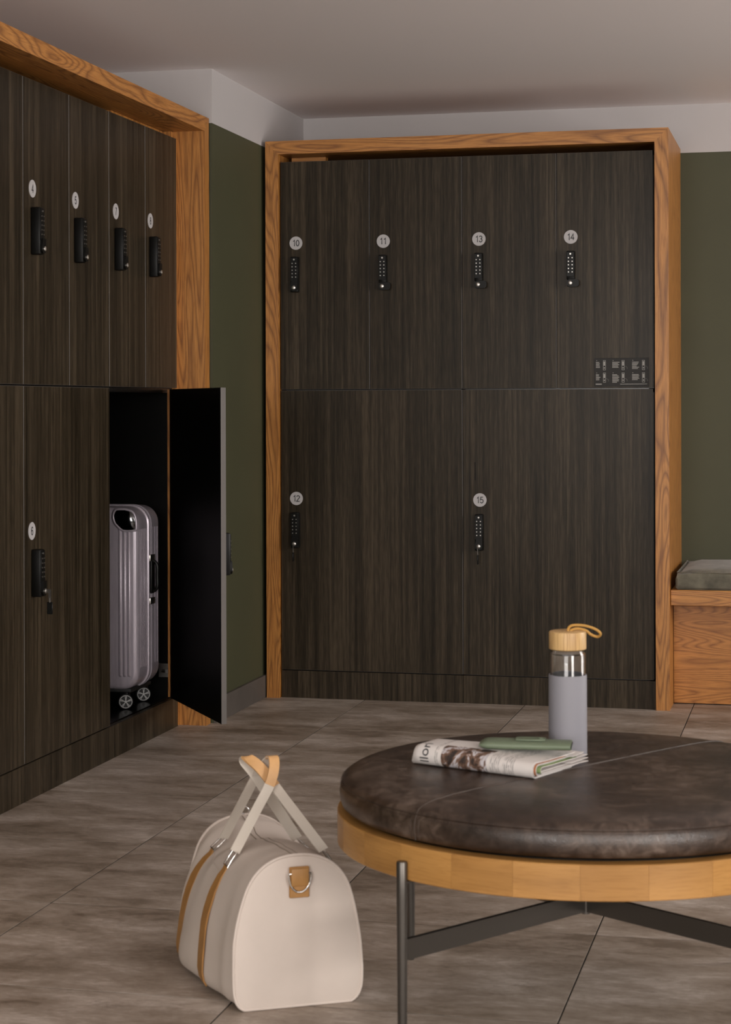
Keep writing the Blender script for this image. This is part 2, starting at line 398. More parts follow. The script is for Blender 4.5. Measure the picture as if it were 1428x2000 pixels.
def draw_digit(mb, ch, X, Z, H, y):      # flat strokes in the door plane
    w = .0017
    for st_ in DIG[ch]:
        P = [Vector((X + a * H, Z + b * H)) for a, b in st_]; n = len(P); L = []
        for i, p in enumerate(P):
            t0 = (P[i] - P[i - 1]).normalized() if i else (P[1] - P[0]).normalized()
            t1 = (P[i + 1] - P[i]).normalized() if i < n - 1 else t0
            tt = (t0 + t1); tt = tt.normalized() if tt.length > .1 else t1
            nn = Vector((-tt.y, tt.x)); k = w / max(.45, abs(nn.dot(Vector((-t1.y, t1.x)))))
            L += [(p.x + nn.x * k, y, p.y + nn.y * k), (p.x - nn.x * k, y, p.y - nn.y * k)]
        mb.add(L, [(2 * i, 2 * i + 1, 2 * i + 3, 2 * i + 2) for i in range(n - 1)])
def disc_parts(door, X, Z, num):
    d = MB(); d.tube([(X, 0, Z), (X, -.0012, Z)], .0262, 40); build('number_disc', d, 'disc', door, 40)
    t = MB(); n_ = len(num); H = .0245; adv = .0145
    for q_, ch in enumerate(num): draw_digit(t, ch, X + (q_ - (n_ - 1) / 2) * adv, Z, H, -.0016 - .0001 * q_)
    build('numeral', t, 'ink', door, 0)
def make_door(unit, Mw, w, z0, z1, num=None, lockx=None, turned=False, key=False, label=None, sign=False):
    g = .0013
    M_ = Mw @ Matrix.Translation((0, 0, z0))
    loc = Matrix.Translation(-unit.location) @ M_
    h = z1 - z0; mb = MB(); c = .0008
    # front face, chamfer, edges and black back
    x0, x1, a, b = g, w - g, g, h - g
    vs = [(x0 + c, 0, a + c), (x1 - c, 0, a + c), (x1 - c, 0, b - c), (x0 + c, 0, b - c), (x0, c, a), (x1, c, a), (x1, c, b), (x0, c, b), (x0, DT, a), (x1, DT, a), (x1, DT, b), (x0, DT, b)]
    mb.add(vs, [(0, 1, 2, 3)], 0)
    mb.f += [(k, (k + 1) % 4, 4 + (k + 1) % 4, 4 + k) for k in range(4)] + [(4 + k, 4 + (k + 1) % 4, 8 + (k + 1) % 4, 8 + k) for k in range(4)] + [(11, 10, 9, 8)]
    mb.mi += [1] * 8 + [2]
    d = build('locker_door', mb, ['lam', 'edge', 'black'], unit, 0, loc)
    if label: d['label'] = label
    if lockx is not None:
        zl = (1.672 if z0 > 1 else .664) - z0
        if num: disc_parts(d, lockx[0], (1.797 if z0 > 1 else .788) - z0, num)
        lock_parts(d, lockx[1], zl, turned, key)
    return d

def RM(cols, loc):
    X, Y, Z = cols
    return Matrix(((X[0], Y[0], Z[0], loc[0]), (X[1], Y[1], Z[1], loc[1]), (X[2], Y[2], Z[2], loc[2]), (0, 0, 0, 1)))

# ---- left unit: doors face +x, 6 columns
lu = thing('locker_cabinet', 'oak framed locker cabinet on the left with one open lower door', 'lockers', (0, -.645, 0))
lo = lambda mb: MB_shift(mb, lu.location)
def MB_shift(mb, l):
    mb.v = [(x - l[0], y - l[1], z - l[2]) for x, y, z in mb.v]; return mb
LY = -.645; LN = -2.875; RX = -.098
# frame members with mitred corners; local frame (y,z) plane extruded in x
build('side_panel', lo(MB().prism([(LY, 0), (LY, ZT), (LY - TF, ZT - TF), (LY - TF, 0)], 0, -.62, 0)), 'oak_z', lu, 20)
build('side_panel', lo(MB().prism([(LN, 0), (LN, ZT), (LN + TF, ZT - TF), (LN + TF, 0)], 0, -.62, 0)), 'oak_z', lu, 20)
build('top_beam', lo(MB().prism([(LY, ZT), (LN, ZT), (LN + TF, ZT - TF), (LY - TF, ZT - TF)], 0, -.62, 0)), 'oak_y', lu, 20)
ys = [-.723, -1.0565, -1.404, -1.749, -2.104, -2.459, -2.815]
c = MB()
c.box((-.618, LN + TF + .001, .105), (-.60, LY - TF - .001, ZD))                                # back
for z in (.095, ZS, ZD - .018): c.box((-.60, ys[6] + .0, z - .016 if z == ZS else z), (-.1175, ys[0] + .009, z + (.0 if z == ZS else .016)))
for y in (ys[0] + .009, ys[2], ys[4], ys[6] - .009): c.box((-.60, y - .009, .111), (-.1175, y + .009, ZS - .016))
for y in (ys[0] + .009, ys[1], ys[2], ys[3], ys[4], ys[5], ys[6] - .009): c.box((-.60, y - .009, ZS), (-.1175, y + .009, ZD - .018))
build('carcass', lo(c), 'black_in', lu, 0)
build('edge_strip', lo(MB().box((-.1175, -.7735, .112), (-.0995, -.7712, ZS - .004))), 'oak_z', lu, 0)
build('filler_strip', lo(MB().box((-.1175, ys[0] + .001, 0), (-.104, LY - TF, ZD))), 'oak_z', lu, 0)
build('top_batten', lo(MB().box((-.19, ys[0] + .002, 2.04), (-.1175 - .002, LY - TF - .0005, ZT - TF - .001)).box((-.30, -1.25, ZD + .001), (-.15, ys[0], ZT - TF - .001))), 'oak_z', lu, 0)
for a, b in ((ys[4], ys[0]), (ys[6], ys[4])):
    build('plinth', lo(MB().box((RX - DT, a + .0008, 0), (RX, b - .0008, ZK), 0, .0006)), ['lam'], lu, 0)
LM = lambda y: RM(((0, 1, 0), (-1, 0, 0), (0, 0, 1)), (RX, y, 0))
make_door(lu, LM(ys[6]), ys[5] - ys[6], ZS, ZD, None, (0, .06))
make_door(lu, LM(ys[5]), ys[4] - ys[5], ZS, ZD, None, (0, .06))
make_door(lu, LM(ys[4]), ys[3] - ys[4], ZS, ZD, '4', (.069, .071), label='dark upper door with number 4')
make_door(lu, LM(ys[3]), ys[2] - ys[3], ZS, ZD, '5', (.052, .055), label='dark upper door with number 5')
make_door(lu, LM(ys[2]), ys[1] - ys[2], ZS, ZD, '7', (.062, .065), label='dark upper door with number 7')
make_door(lu, LM(ys[1]), ys[0] - ys[1], ZS, ZD, '8', (.052, .055), label='dark upper door with number 8')
make_door(lu, LM(ys[6]), ys[4] - ys[6], .110, ZS - .002, None, (0, .06))
make_door(lu, LM(ys[4]), ys[2] - ys[4], .110, ZS - .002, '6', (.058, .068), key=True, label='dark lower door with number 6')
hx, hy = -.09, -.777; ex, ey = .265 - hx, -1.293 - hy; W9 = math.hypot(ex, ey)
Xd = (-ex / W9, -ey / W9, 0); Yd = (-Xd[1], Xd[0], 0)
d9 = make_door(lu, RM((Xd, Yd, (0, 0, 1)), (.265, -1.293, 0)), W9, .110, ZS - .002, None, (0, .064), label='lower door swung wide open showing its black inside')
hg = MB(); hg.box((-.17, ys[0] - .004, .175), (-.12, ys[0] - .001, .225), 0, .001).tube([(-.15, ys[0] - .02, .20), (-.115, ys[0] - .03, .20), (-.10, ys[0] - .045, .205)], .006, 8)
hg.box((-.135, ys[0] - .035, .192), (-.105, ys[0] - .012, .21), 0, .001)
build('hinge', lo(hg), 'steel', lu, 30)

# ---- right (back) unit
bu = thing('locker_cabinet', 'oak framed locker cabinet on the back wall with doors 10 to 15', 'lockers', (.82, 0, 0))
bo = lambda mb: MB_shift(mb, bu.location)
A, B = .0255, 1.606; BD = YW - .002
build('side_panel', bo(MB().prism([(A, 0), (A, ZT), (A + TF, ZT - TF), (A + TF, 0)], 1, 0, BD)), 'oak_z', bu, 20)
build('side_panel', bo(MB().prism([(B, 0), (B, ZT), (B - TF, ZT - TF), (B - TF, 0)], 1, 0, BD)), 'oak_z', bu, 20)
build('top_beam', bo(MB().prism([(A, ZT), (B, ZT), (B - TF, ZT - TF), (A + TF, ZT - TF)], 1, 0, BD)), 'oak_x', bu, 20)
xs = [.081, .444, .812, 1.179, 1.546]; FY = .02
c = MB(); yb = FY + DT + .0015
c.box((A + TF + .001, BD - .02, .0), (B - TF - .001, BD - .001, ZD))
for z0, z1 in ((.095, .111), (ZS - .016, ZS), (ZD - .016, ZD)): c.box((xs[0], yb, z0), (xs[4], BD - .02, z1))
for x in (xs[0] + .009, xs[2], xs[4] - .009): c.box((x - .009, yb, 0), (x + .009, BD - .02, ZD))
for x in (xs[1], xs[3]): c.box((x - .009, yb, ZS), (x + .009, BD - .02, ZD))
build('carcass', bo(c), 'black_in', bu, 0)
build('top_batten', bo(MB().box((xs[0] + .02, .12, ZD + .001), (xs[0] + .16, .16, ZT - TF - .001))), 'oak_x', bu, 0)
for a, b in ((xs[0], xs[2]), (xs[2], B - TF - .0015)):
    build('plinth', bo(MB().box((a + .0006, FY + .001, 0), (b - .0006, FY + DT, ZK), 0, .0006)), 'lam', bu, 0)
BM = lambda x: Matrix.Translation((x, FY, 0))
make_door(bu, BM(xs[0]), xs[1] - xs[0], ZS, ZD, '10', (.064, .064), label='dark upper door with number 10')
make_door(bu, BM(xs[1]), xs[2] - xs[1], ZS, ZD, '11', (.055, .057), True, label='dark upper door with number 11')
make_door(bu, BM(xs[2]), xs[3] - xs[2], ZS, ZD, '13', (.066, .068), True, label='dark upper door with number 13')
d14 = make_door(bu, BM(xs[3]), xs[4] - xs[3], ZS, ZD, '14', (.055, .057), True, label='dark upper door with number 14 and an instruction plate')
make_door(bu, BM(xs[0]), xs[2] - xs[0], .110, ZS - .002, '12', (.063, .063), key=True, label='dark lower door with number 12')
d15 = make_door(bu, BM(xs[2]), xs[4] - xs[2], .110, ZS - .002, '15', (.067, .067), key=True, label='dark lower door with number 15')
build('slot', MB().box((.047, -.0006, .754), (.0495, .004, .824)), 'black', d15, 0)
# instruction plate on door 14: six steps of fine white print and lock drawings
sx, sz = 1.323 - xs[3], 1.2235 - ZS
build('instruction_plate', MB().box((sx, -.0015, sz), (sx + .207, 0, sz + .109), 0, .0005), 'sign', d14, 0)
pr = MB(); y = -.0018
def q(x0, z0, x1, z1): pr.add([(sx + x0, y, sz + z0), (sx + x1, y, sz + z0), (sx + x1, y, sz + z1), (sx + x0, y, sz + z1)], [(0, 1, 2, 3)])
rr = random.Random(3)
for ci, cx0 in enumerate((.006, .068, .143)):
    for ri, zt in enumerate((.100, .053)):
        q(cx0 + .002, zt - .002, cx0 + .004, zt + .001)
        nl = (5, 5, 6)[ci] if ri == 0 else (5, 7, 5)[ci]
        for k in range(nl):
            L = (.018, .028, .028)[ci] * rr.uniform(.6, 1)
            q(cx0, zt - .0085 - k * .0048, cx0 + L, zt - .0062 - k * .0048)
        lx = cx0 + (.027, .036, .038)[ci]
        for (p0, p1, p2, p3) in ((lx, zt - .036, lx + .0012, zt), (lx + .009, zt - .036, lx + .0102, zt), (lx, zt - .001, lx + .0102, zt + .0004), (lx, zt - .037, lx + .0102, zt - .0355)): q(p0, p1, p2, p3)
        q(lx + .003, zt - .031, lx + .0072, zt - .026); q(lx + .002, zt - .02, lx + .008, zt - .004)
        if not (ci == 0 and ri == 0):
            for k in range(6):
                a = k * .35; q(lx + .012 + .008 * math.sin(a), zt - .03 + .008 * math.cos(a) - .001, lx + .0132 + .008 * math.sin(a), zt - .03 + .008 * math.cos(a))
q(.005, .008, .028, .0115); q(.098, .0088, .200, .0105)
tag(build('printed_steps', pr, 'signtxt', d14, 0), 'fine pale print and small lock drawings')

# ---------------------------------------------------------------- bench and cushion
be = thing('bench', 'oak box bench with overhanging seat board right of the back lockers', 'bench', (2.5, .3, 0))
eo = lambda mb: MB_shift(mb, be.location)
build('seat_board', eo(MB().box((1.608, .03, .395), (3.4, YW - .002, .453), 0, .0015)), 'oak_x', be, 30)
build('front_panel', eo(MB().box((1.608, .183, .004), (3.4, .205, .395))), 'oak_panel', be, 30)
build('side_panel', eo(MB().box((3.38, .205, .0), (3.4, YW - .01, .395))), 'oak_y', be, 30)
cm = MB(); bm = bmesh.new(); bmesh.ops.create_cube(bm, size=1)
bmesh.ops.subdivide_edges(bm, edges=bm.edges[:], cuts=9, use_grid_fill=True)
cx0, cx1, cy0, cy1, cz0, cz1 = 1.626, 3.36, .042, .63, .4535, .5235
def sq(t, p): return math.copysign(abs(t) ** p, t)
for v in bm.verts:
    x, y_, z = v.co * 2
    ex_ = 1 - .02 * (abs(z) ** 3) ; k = max(abs(x), abs(y_))
    X = (cx0 + cx1) / 2 + (cx1 - cx0) / 2 * math.copysign(1 - (1 - abs(x)) ** 1.6 if abs(x) < 1 else 1, x)
    Y = (cy0 + cy1) / 2 + (cy1 - cy0) / 2 * y_
    zz = (cz0 + cz1) / 2 + (cz1 - cz0) / 2 * z
    ins = .012 * max(0, z) ** 4
    if abs(x) > .99: X -= math.copysign(ins, x)
    if abs(y_) > .99: Y -= math.copysign(ins, y_)
    if z > .99: zz += .010 * (1 - abs(x) ** 6) * (1 - abs(y_) ** 4) - (.006 if k > .99 else 0)
    if abs(y_) > .99 and abs(z) < .9: Y += math.copysign(.004 * math.sin(x * 23) + .004, y_)
    v.co = Vector((X, Y, zz))
bmesh.ops.bevel(bm, geom=[e for e in bm.edges if len(e.link_faces) == 2 and e.calc_face_angle() > .9], offset=.006, segments=3, affect='EDGES')
cm.frombm(bm)
cu = thing('seat_cushion', 'grey-green velvet seat pad lying on the oak bench', 'cushion', (2.5, .33, cz0))
build('pad', MB_shift(cm, cu.location), 'velvet', cu, 50)
pp = MB(); pp.tube([(cx0 + .006, cy1 - .01, cz1 - .006), (cx0 + .005, cy0 + .02, cz1 - .006), (cx0 + .02, cy0 + .004, cz1 - .006), (cx1, cy0 + .004, cz1 - .006)], .0028, 8)
build('piping', MB_shift(pp, cu.location), 'velvet', cu, 50)

# ---------------------------------------------------------------- ottoman
OX, OY = 1.728, -3.69
ot = thing('round_ottoman', 'round dark leather ottoman with wooden ring and thin metal legs', 'ottoman', (OX, OY, 0))
RR = .472
prof = [(0.0, .394), (.436, .394), (.456, .398), (.4635, .403), (.4665, .412), (.4675, .425), (.465, .438), (.4615, .4435), (.4625, .4455), (.4612, .4478), (.4580, .4515), (.4520, .4552), (.4430, .4590), (.4300, .4620), (.4100, .4645), (.37, .4668), (.30, .4680), (.2, .4685), (0.0, .4685)]
def topz(r):
    for (r0, z0), (r1, z1) in zip(prof[8:], prof[9:]):
        if r1 <= r <= r0: return z0 + (z1 - z0) * (r0 - r) / max(1e-9, r0 - r1)
    return .4685
cmesh = MB().lathe(prof, 128); build('leather_cushion', cmesh, 'leather', ot, 45)
sm = MB(); ang = math.radians(57.7)
dv = Vector((math.cos(ang), math.sin(ang), 0)); off = 0
pts = []
for k in range(-60, 61):
    r = math.sin(k / 60 * PI / 2) * .4622; pts.append(dv * r + Vector((0, 0, topz(abs(r)) + .0001)))
sm.tube(pts, .0015, 6)
for s in (-1, 1):
    sm.tube([dv * s * rr_ + Vector((0, 0, z)) for rr_, z in ((.4625, .4445), (.4660, .437), (.4682, .425), (.4672, .412), (.4645, .401))], .0016, 6)
    for o2 in (-.0095, .0095):
        w = Vector((-dv.y, dv.x, 0)) * o2
        sm.tube([dv * s * rr_ + w + Vector((0, 0, z)) for rr_, z in ((.4650, .437), (.4674, .425), (.4664, .412), (.4640, .403))], .0007, 5)
build('top_seam', sm, 'seam', ot, 60)
st = MB(); n = 420
for rad, z in ((.4632, .4466), (.4655, .4405)):
    for k in range(n):
        a0 = 2 * PI * k / n; a1 = a0 + 2 * PI / n * .55
        st.tube([(rad * math.cos(a0), rad * math.sin(a0), z), (rad * math.cos(a1), rad * math.sin(a1), z)], .0006, 4, cap=False)
o = build('stitching', st, 'seam', ot, 0); o['kind'] = 'stuff'
NS = 26; sv = []; da = 2 * PI / NS; g_ = .0007         # ring of bent veneer staves
rp = [(RR - .03, .330), (RR - .0015, .330), (RR, .3315), (RR, .3895), (RR - .0015, .391), (RR - .03, .391)]
for k in range(5):
    a_ = -da / 2 + g_ / 2 + (da - g_) * k / 4
    sv.append([(r_2 * math.cos(a_), r_2 * math.sin(a_), z) for r_2, z in rp])
seg_me = None
def loft0(sections, mb):
    n = len(sections[0]); vs = [p for s_ in sections for p in s_]; fs = [(i_ * n + k, i_ * n + (k + 1) % n, (i_ + 1) * n + (k + 1) % n, (i_ + 1) * n + k) for i_ in range(len(sections) - 1) for k in range(n)]
    return mb.add(vs, fs + [tuple(range(n))[::-1], tuple((len(sections) - 1) * n + k for k in range(n))])
rg = build('wooden_ring', MB().lathe([(RR - .031, .331), (RR - .003, .331), (RR - .003, .390), (RR - .031, .390), (RR - .031, .331)], 96, cap=False), 'maple', ot, 30)
for k in range(NS):
    if seg_me is None: o = build('veneer_stave', loft0(sv, MB()), 'maple', rg, 30); seg_me = o.data
    else: o = bpy.data.objects.new('veneer_stave', seg_me); COL.objects.link(o); o.parent = rg
    o.rotation_euler = (0, 0, da * k + .1)
build('seat_base', MB().lathe([(0, .34), (RR - .031, .34), (RR - .031, .3935), (0, .3935)], 64), 'black', ot, 30)
for k, deg in enumerate((235.7, 145.7, 55.7, -34.3)):
    a = math.radians(deg); e = Vector((math.cos(a), math.sin(a), 0)); rl = RR + .0095; w = Vector((-e.y, e.x, 0))
    zt = .364
    l = MB().tube([e * rl + Vector((0, 0, z)) for z in (0, .004, .30, zt - .003, zt)], [.0072, .0078, .0098, .0098, .0085], 18)
    lg = build('leg', l, 'legmetal', ot, 40)
    cb = MB(); p0 = e * .006; p1 = e * (rl - .008); t = w * .005
    cb.add([tuple(p) for z in (.192, .228) for p in (p0 - t + Vector((0, 0, z)), p1 - t + Vector((0, 0, z)), p1 + t + Vector((0, 0, z)), p0 + t + Vector((0, 0, z)))],
           [(0, 3, 2, 1), (4, 5, 6, 7), (0, 1, 5, 4), (1, 2, 6, 5), (2, 3, 7, 6), (3, 0, 4, 7)])
    build('crossbar', cb, 'legmetal', ot, 0)
    bk = MB(); p0 = e * (RR - .03); p1 = e * (rl); t = w * .010
    bk.add([tuple(p) for z in (.3265, .3298) for p in (p0 - t + Vector((0, 0, z)), p1 - t + Vector((0, 0, z)), p1 + t + Vector((0, 0, z)), p0 + t + Vector((0, 0, z)))],
           [(0, 3, 2, 1), (4, 5, 6, 7), (0, 1, 5, 4), (1, 2, 6, 5), (2, 3, 7, 6), (3, 0, 4, 7)])
    build('bracket', bk, 'legmetal', ot, 0)
build('hub', MB().tube([(0, 0, .188), (0, 0, .232)], .0085, 16), 'legmetal', ot, 40)

# ---------------------------------------------------------------- bottle
TZ = .4680
bt = thing('water_bottle', 'glass water bottle in grey sleeve with bamboo lid, standing on ottoman', 'bottle', (1.6825, -3.594, TZ + .0005))
g = MB(); g.keepnormals = False
g.lathe([(0, .003), (.030, .003), (.0345, .008), (.0345, .200), (.032, .206), (.029, .208), (.0275, .208), (.0305, .204), (.0320, .198), (.0320, .010), (.028, .007), (0, .007)], 64)
build('glass_body', g, 'glass', bt, 40)
build('sleeve', MB().lathe([(0, 0), (.033, 0), (.0368, .003), (.0375, .010), (.0372, .158), (.0368, .1595), (.0352, .1595), (.0350, .158), (.0350, .004), (0, .0029)], 64), 'sleeve', bt, 40)
build('lid', MB().lathe([(0, .2085), (.034, .2085), (.0362, .210), (.0365, .212), (.0365, .240), (.0355, .2432), (.033, .2445), (0, .2445)], 64), 'bamboo', bt, 40)
def bez(P, n=40, closed=False):    # Catmull-Rom through points
    P = [Vector(p) for p in P]; out = []; N = len(P)
    for i in range(N - 1):
        a, b, c_, d = P[max(i - 1, 0)], P[i], P[i + 1], P[min(i + 2, N - 1)]
        for k in range(n // (N - 1) + 1):
            t = k / (n // (N - 1) + 1)
            out.append(.5 * ((2 * b) + (c_ - a) * t + (2 * a - 5 * b + 4 * c_ - d) * t * t + (3 * b - a - 3 * c_ + d) * t ** 3))
    out.append(P[-1]); return out
rx, ry = math.cos(YAW), math.sin(YAW)
def bp(r, fwd, z): return (r * rx - fwd * ry, r * ry + fwd * rx, z)
cp = bez([bp(.000, 0, .240), bp(.002, -.001, .250), bp(.010, -.003, .2555), (bp(.03, -.006, .2555)), bp(.050, -.008, .250), bp(.062, -.006, .242), bp(.0635, 0, .2355), bp(.058, .006, .232), bp(.046, .008, .2365), bp(.036, .006, .2445), bp(.02, .003, .2485), bp(.008, .001, .246), bp(.006, 0, .241)], 90)
build('loop_cord', MB().tube(cp, .0027, 10), 'cord', bt, 60)

# ---------------------------------------------------------------- newspaper
e1 = Vector((.927, -.374, 0)).normalized(); e2 = Vector((-e1.y, e1.x, 0))
np_ = thing('folded_newspaper', 'folded newspaper lying on the leather ottoman beneath the green case', 'newspaper', (1.397, -3.752, TZ + .0009), math.atan2(e1.y, e1.x))
NL = .272
def smooth01(t): t = max(0, min(1, t)); return t * t * (3 - 2 * t)
def sheet(name, x0, x1, t, zb, zt, dtop, dbot, front, mats, wav=0, end_round=0, shear=0.0):
    # folded sheet: fold at local y = front, leaves reaching dtop (upper) and dbot (lower)
    n, prof_n = 26, 12; mb = MB(); uvs = []
    outer = []; rad0 = (zt - zb) / 2
    def profile(rr, zc, dt_, db, fr):
        P = []
        m_ = 8
        for k in range(m_): P.append((dt_ + (fr + rr - dt_) * k / m_, zc + rr))
        for k in range(prof_n + 1):
            a = PI / 2 + PI * k / prof_n; P.append((fr + rr + rr * math.cos(a) * 1.0, zc + rr * math.sin(a)))
        for k in range(1, m_ + 1): P.append((fr + rr + (db - fr - rr) * k / m_, zc - rr))
        return P
    grid_o = []; grid_i = []
    for i in range(n + 1):
        s = i / n; x = x0 + (x1 - x0) * s; shrink = 1
        if end_round: shrink = math.sqrt(max(.0, 1 - max(0, 1 - (x - x0) / end_round) ** 2)) if x - x0 < end_round else 1
        r = rad0 * (1.22 - .30 * s); rr = max(r * (.35 + .65 * shrink), .002); fr = front + (1 - shrink) * .012
        dt_ = dtop * (.50 + .50 * smooth01(s * 1.15 - .1)) + wav * math.sin(s * 9 + 1) * .5; db_ = dbot * (.5 + .5 * smooth01(s * 1.15 - .1))
        Po = profile(rr, zb + rr, dt_ - (1 - shrink) * .02, db_ - (1 - shrink) * .02, fr)
        Pi = profile(max(rr - t, .001), zb + rr, dt_ - (1 - shrink) * .02, db_ - (1 - shrink) * .02, fr + t)
        ln = [0]
        for a, b in zip(Po, Po[1:]): ln.append(ln[-1] + math.hypot(b[0] - a[0], b[1] - a[1]))
        def pos(p, k):
            yy, zz = p
            sag = 0
            if zz > zb + rr: zz += .004 * math.sin(s * PI * 1.3) * min(1, max(0, (yy - fr) / .05)) * (1 if wav else .4) + (wav * .9 * math.sin(s * 17) * max(0, (yy - .10)) / .07 if yy > .1 else 0) - .04 * max(0, yy - .05) * (shear)
            return (x + .0 * yy, yy, max(zz, .0003))
        grid_o.append([(pos(p, k), (s, ln[k] / ln[-1])) for k, p in enumerate(Po)]); grid_i.append([(pos(p, k), (s, 0)) for k, p in enumerate(Pi)])
    P = len(grid_o[0]); vs = [q_[0] for row in grid_o for q_ in row] + [q_[0] for row in grid_i for q_ in row]
    # UV: x along fold; y is 0 at front-lower side rising over the fold onto the top leaf
    uv = [(q_[1][0], 1 - q_[1][1]) for row in grid_o for q_ in row] + [(.02, .9)] * ((n + 1) * P)
    uv = [(a, abs(b - .30)) if i < (n + 1) * P else (a, b) for i, (a, b) in enumerate(uv)]
    O = (n + 1) * P; fs = []; mi = []
    for i in range(n):
        for k in range(P - 1):
            a, b, c_, d = i * P + k, i * P + k + 1, (i + 1) * P + k + 1, (i + 1) * P + k
            fs.append((a, b, c_, d)); mi.append(0); fs.append((O + d, O + c_, O + b, O + a)); mi.append(len(mats) - 1)
    for i in range(n):
        for k in (0, P - 1): fs.append((i * P + k, (i + 1) * P + k, O + (i + 1) * P + k, O + i * P + k)); mi.append(len(mats) - 1)
    for k in range(P - 1):
        for i in (0, n): fs.append((i * P + k, i * P + k + 1, O + i * P + k + 1, O + i * P + k)); mi.append(len(mats) - 1)
    mb.add(vs, fs); mb.mi = mi; mb.uv = uv
    o = build(name, mb, mats, np_, 50); return grid_o
go = sheet('outer_sheet', 0, NL, .0012, .0004, .0335, .140, .150, 0, ['print', 'paper'], .0035, .022)
cols = [(.62, .58, .55), (.42, .16, .07), (.60, .57, .54), (.22, .30, .12), (.62, .58, .55)]
for k, cc in enumerate(cols):
    m = plain('inner_print_%d' % k, cc, .8, noise=.3, nscale=70)
    z0, z1 = .0025 + k * .0022, .0315 - k * .0028
    sheet('inner_sheet', .02 + .002 * k, NL + .001 + .0022 * k * (k % 2 + .5), .0009, z0, z1, .160 + .006 * ((k * 3) % 4), .158 + .004 * ((k * 2) % 3), .0035 + .0035 * k, [m, 'paper'], 0)
lf = MB()
for k in range(4):      # loose leaf edges fanning out at the open corner
    a = .010 + k * .0052; lf.add([(NL - .05, .10, a), (NL + .012 + .004 * (k % 2), .115 + .004 * k, a - .001), (NL + .020 - .003 * k, .178 + .004 * (k % 3), a), (NL - .06, .172, a + .001)] + [(NL - .05, .10, a + .0008), (NL + .012 + .004 * (k % 2), .115 + .004 * k, a - .0002), (NL + .020 - .003 * k, .178 + .004 * (k % 3), a + .0008), (NL - .06, .172, a + .0018)],
                                  [(0, 3, 2, 1), (4, 5, 6, 7), (0, 1, 5, 4), (1, 2, 6, 5), (2, 3, 7, 6), (3, 0, 4, 7)])
build('loose_leaves', lf, 'paper', np_, 0)
# printed title, wrapped over the rounded front edge
vs, fs = text_mesh('llori', .0285)
# subdivide long faces is unnecessary: letters are small; map (along text -> up and over the fold, across text -> along the paper)
def wrap(u, vlen, lift=.0005):        # u: position along newspaper, vlen: arc length from the lowest point of the fold side
    r = .0200; L1 = PI * r
    a = vlen / r
    if a < PI: return (u, r - r * math.sin(a), .0159 - r * math.cos(a) + 0) if False else (u, r - (r + lift) * math.sin(a), .0205 - (r + lift) * math.cos(a))
    return (u, r + (vlen - L1), .0405 + lift + .0009)
tb = bmesh.new(); bvs = [tb.verts.new(v) for v in vs]
for f in fs:
    try: tb.faces.new([bvs[i] for i in f])
    except ValueError: pass
for _ in range(2):
    bmesh.ops.subdivide_edges(tb, edges=[e for e in tb.edges if e.calc_length() > .004], cuts=2)
bmesh.ops.triangulate(tb, faces=tb.faces[:])
tm = MB(); tb.verts.index_update()
tm.add([wrap(.036 - v.co.y * 1.0, .041 + v.co.x * 1.0, .0010) for v in tb.verts], [[v.index for v in f.verts] for f in tb.faces]); tb.free()
build('printed_title', tm, 'ink', np_, 0)

# ---------------------------------------------------------------- glasses case
gc = thing('glasses_case', 'soft sage green leather glasses case resting on the newspaper', 'case', (1.624, -3.745, TZ + .0375), math.radians(4))
def loft(sections, mb, mi=0, cap=True):
    n = len(sections[0]); vs = [p for s_ in sections for p in s_]; fs = []
    for i in range(len(sections) - 1):
        for k in range(n): fs.append((i * n + k, i * n + (k + 1) % n, (i + 1) * n + (k + 1) % n, (i + 1) * n + k))
    if cap: fs += [tuple(range(n))[::-1], tuple((len(sections) - 1) * n + k for k in range(n))]
    return mb.add(vs, fs, mi)
secs = []
for i in range(21):
    s = i / 20; x = -.088 + .172 * s
    e_ = min(1, (max(.0, 1 - (1 - s / .12) ** 2) ** .5) if s < .12 else 1) ; e_ = max(e_, .25)
    hw = .031 * (.72 + .28 * e_) * (1 - .06 * s); hh = .0095 * e_ * (1 - .15 * s)
    secs.append([(x, math.copysign(abs(math.cos(a)) ** .75, math.cos(a)) * hw, .0095 + math.copysign(abs(math.sin(a)) ** .8, math.sin(a)) * hh) for a in (2 * PI * k / 28 for k in range(28))])
build('case_body', loft(secs, MB()), 'caseg', gc, 50)
fl_ = []
build('flap', MB().prism([(-.02 + .055 * t, w) for t, w in ((0, -.012), (.15, -.016), (.8, -.016), (1, -.010), (1, .010), (.8, .016), (.15, .016), (0, .012))], 2, .0186, .0208), 'caseg', gc, 30)
build('snap', MB().tube([(.026, 0, .0208), (.026, 0, .0222)], .0045, 14), 'caseg', gc, 40)
build('mouth_trim', MB().ribbon([(.0845, -.030, .0095), (.0848, 0, .0105), (.0845, .030, .0095)], .0035, .001, (0, 0, 1)), 'black', gc, 0)

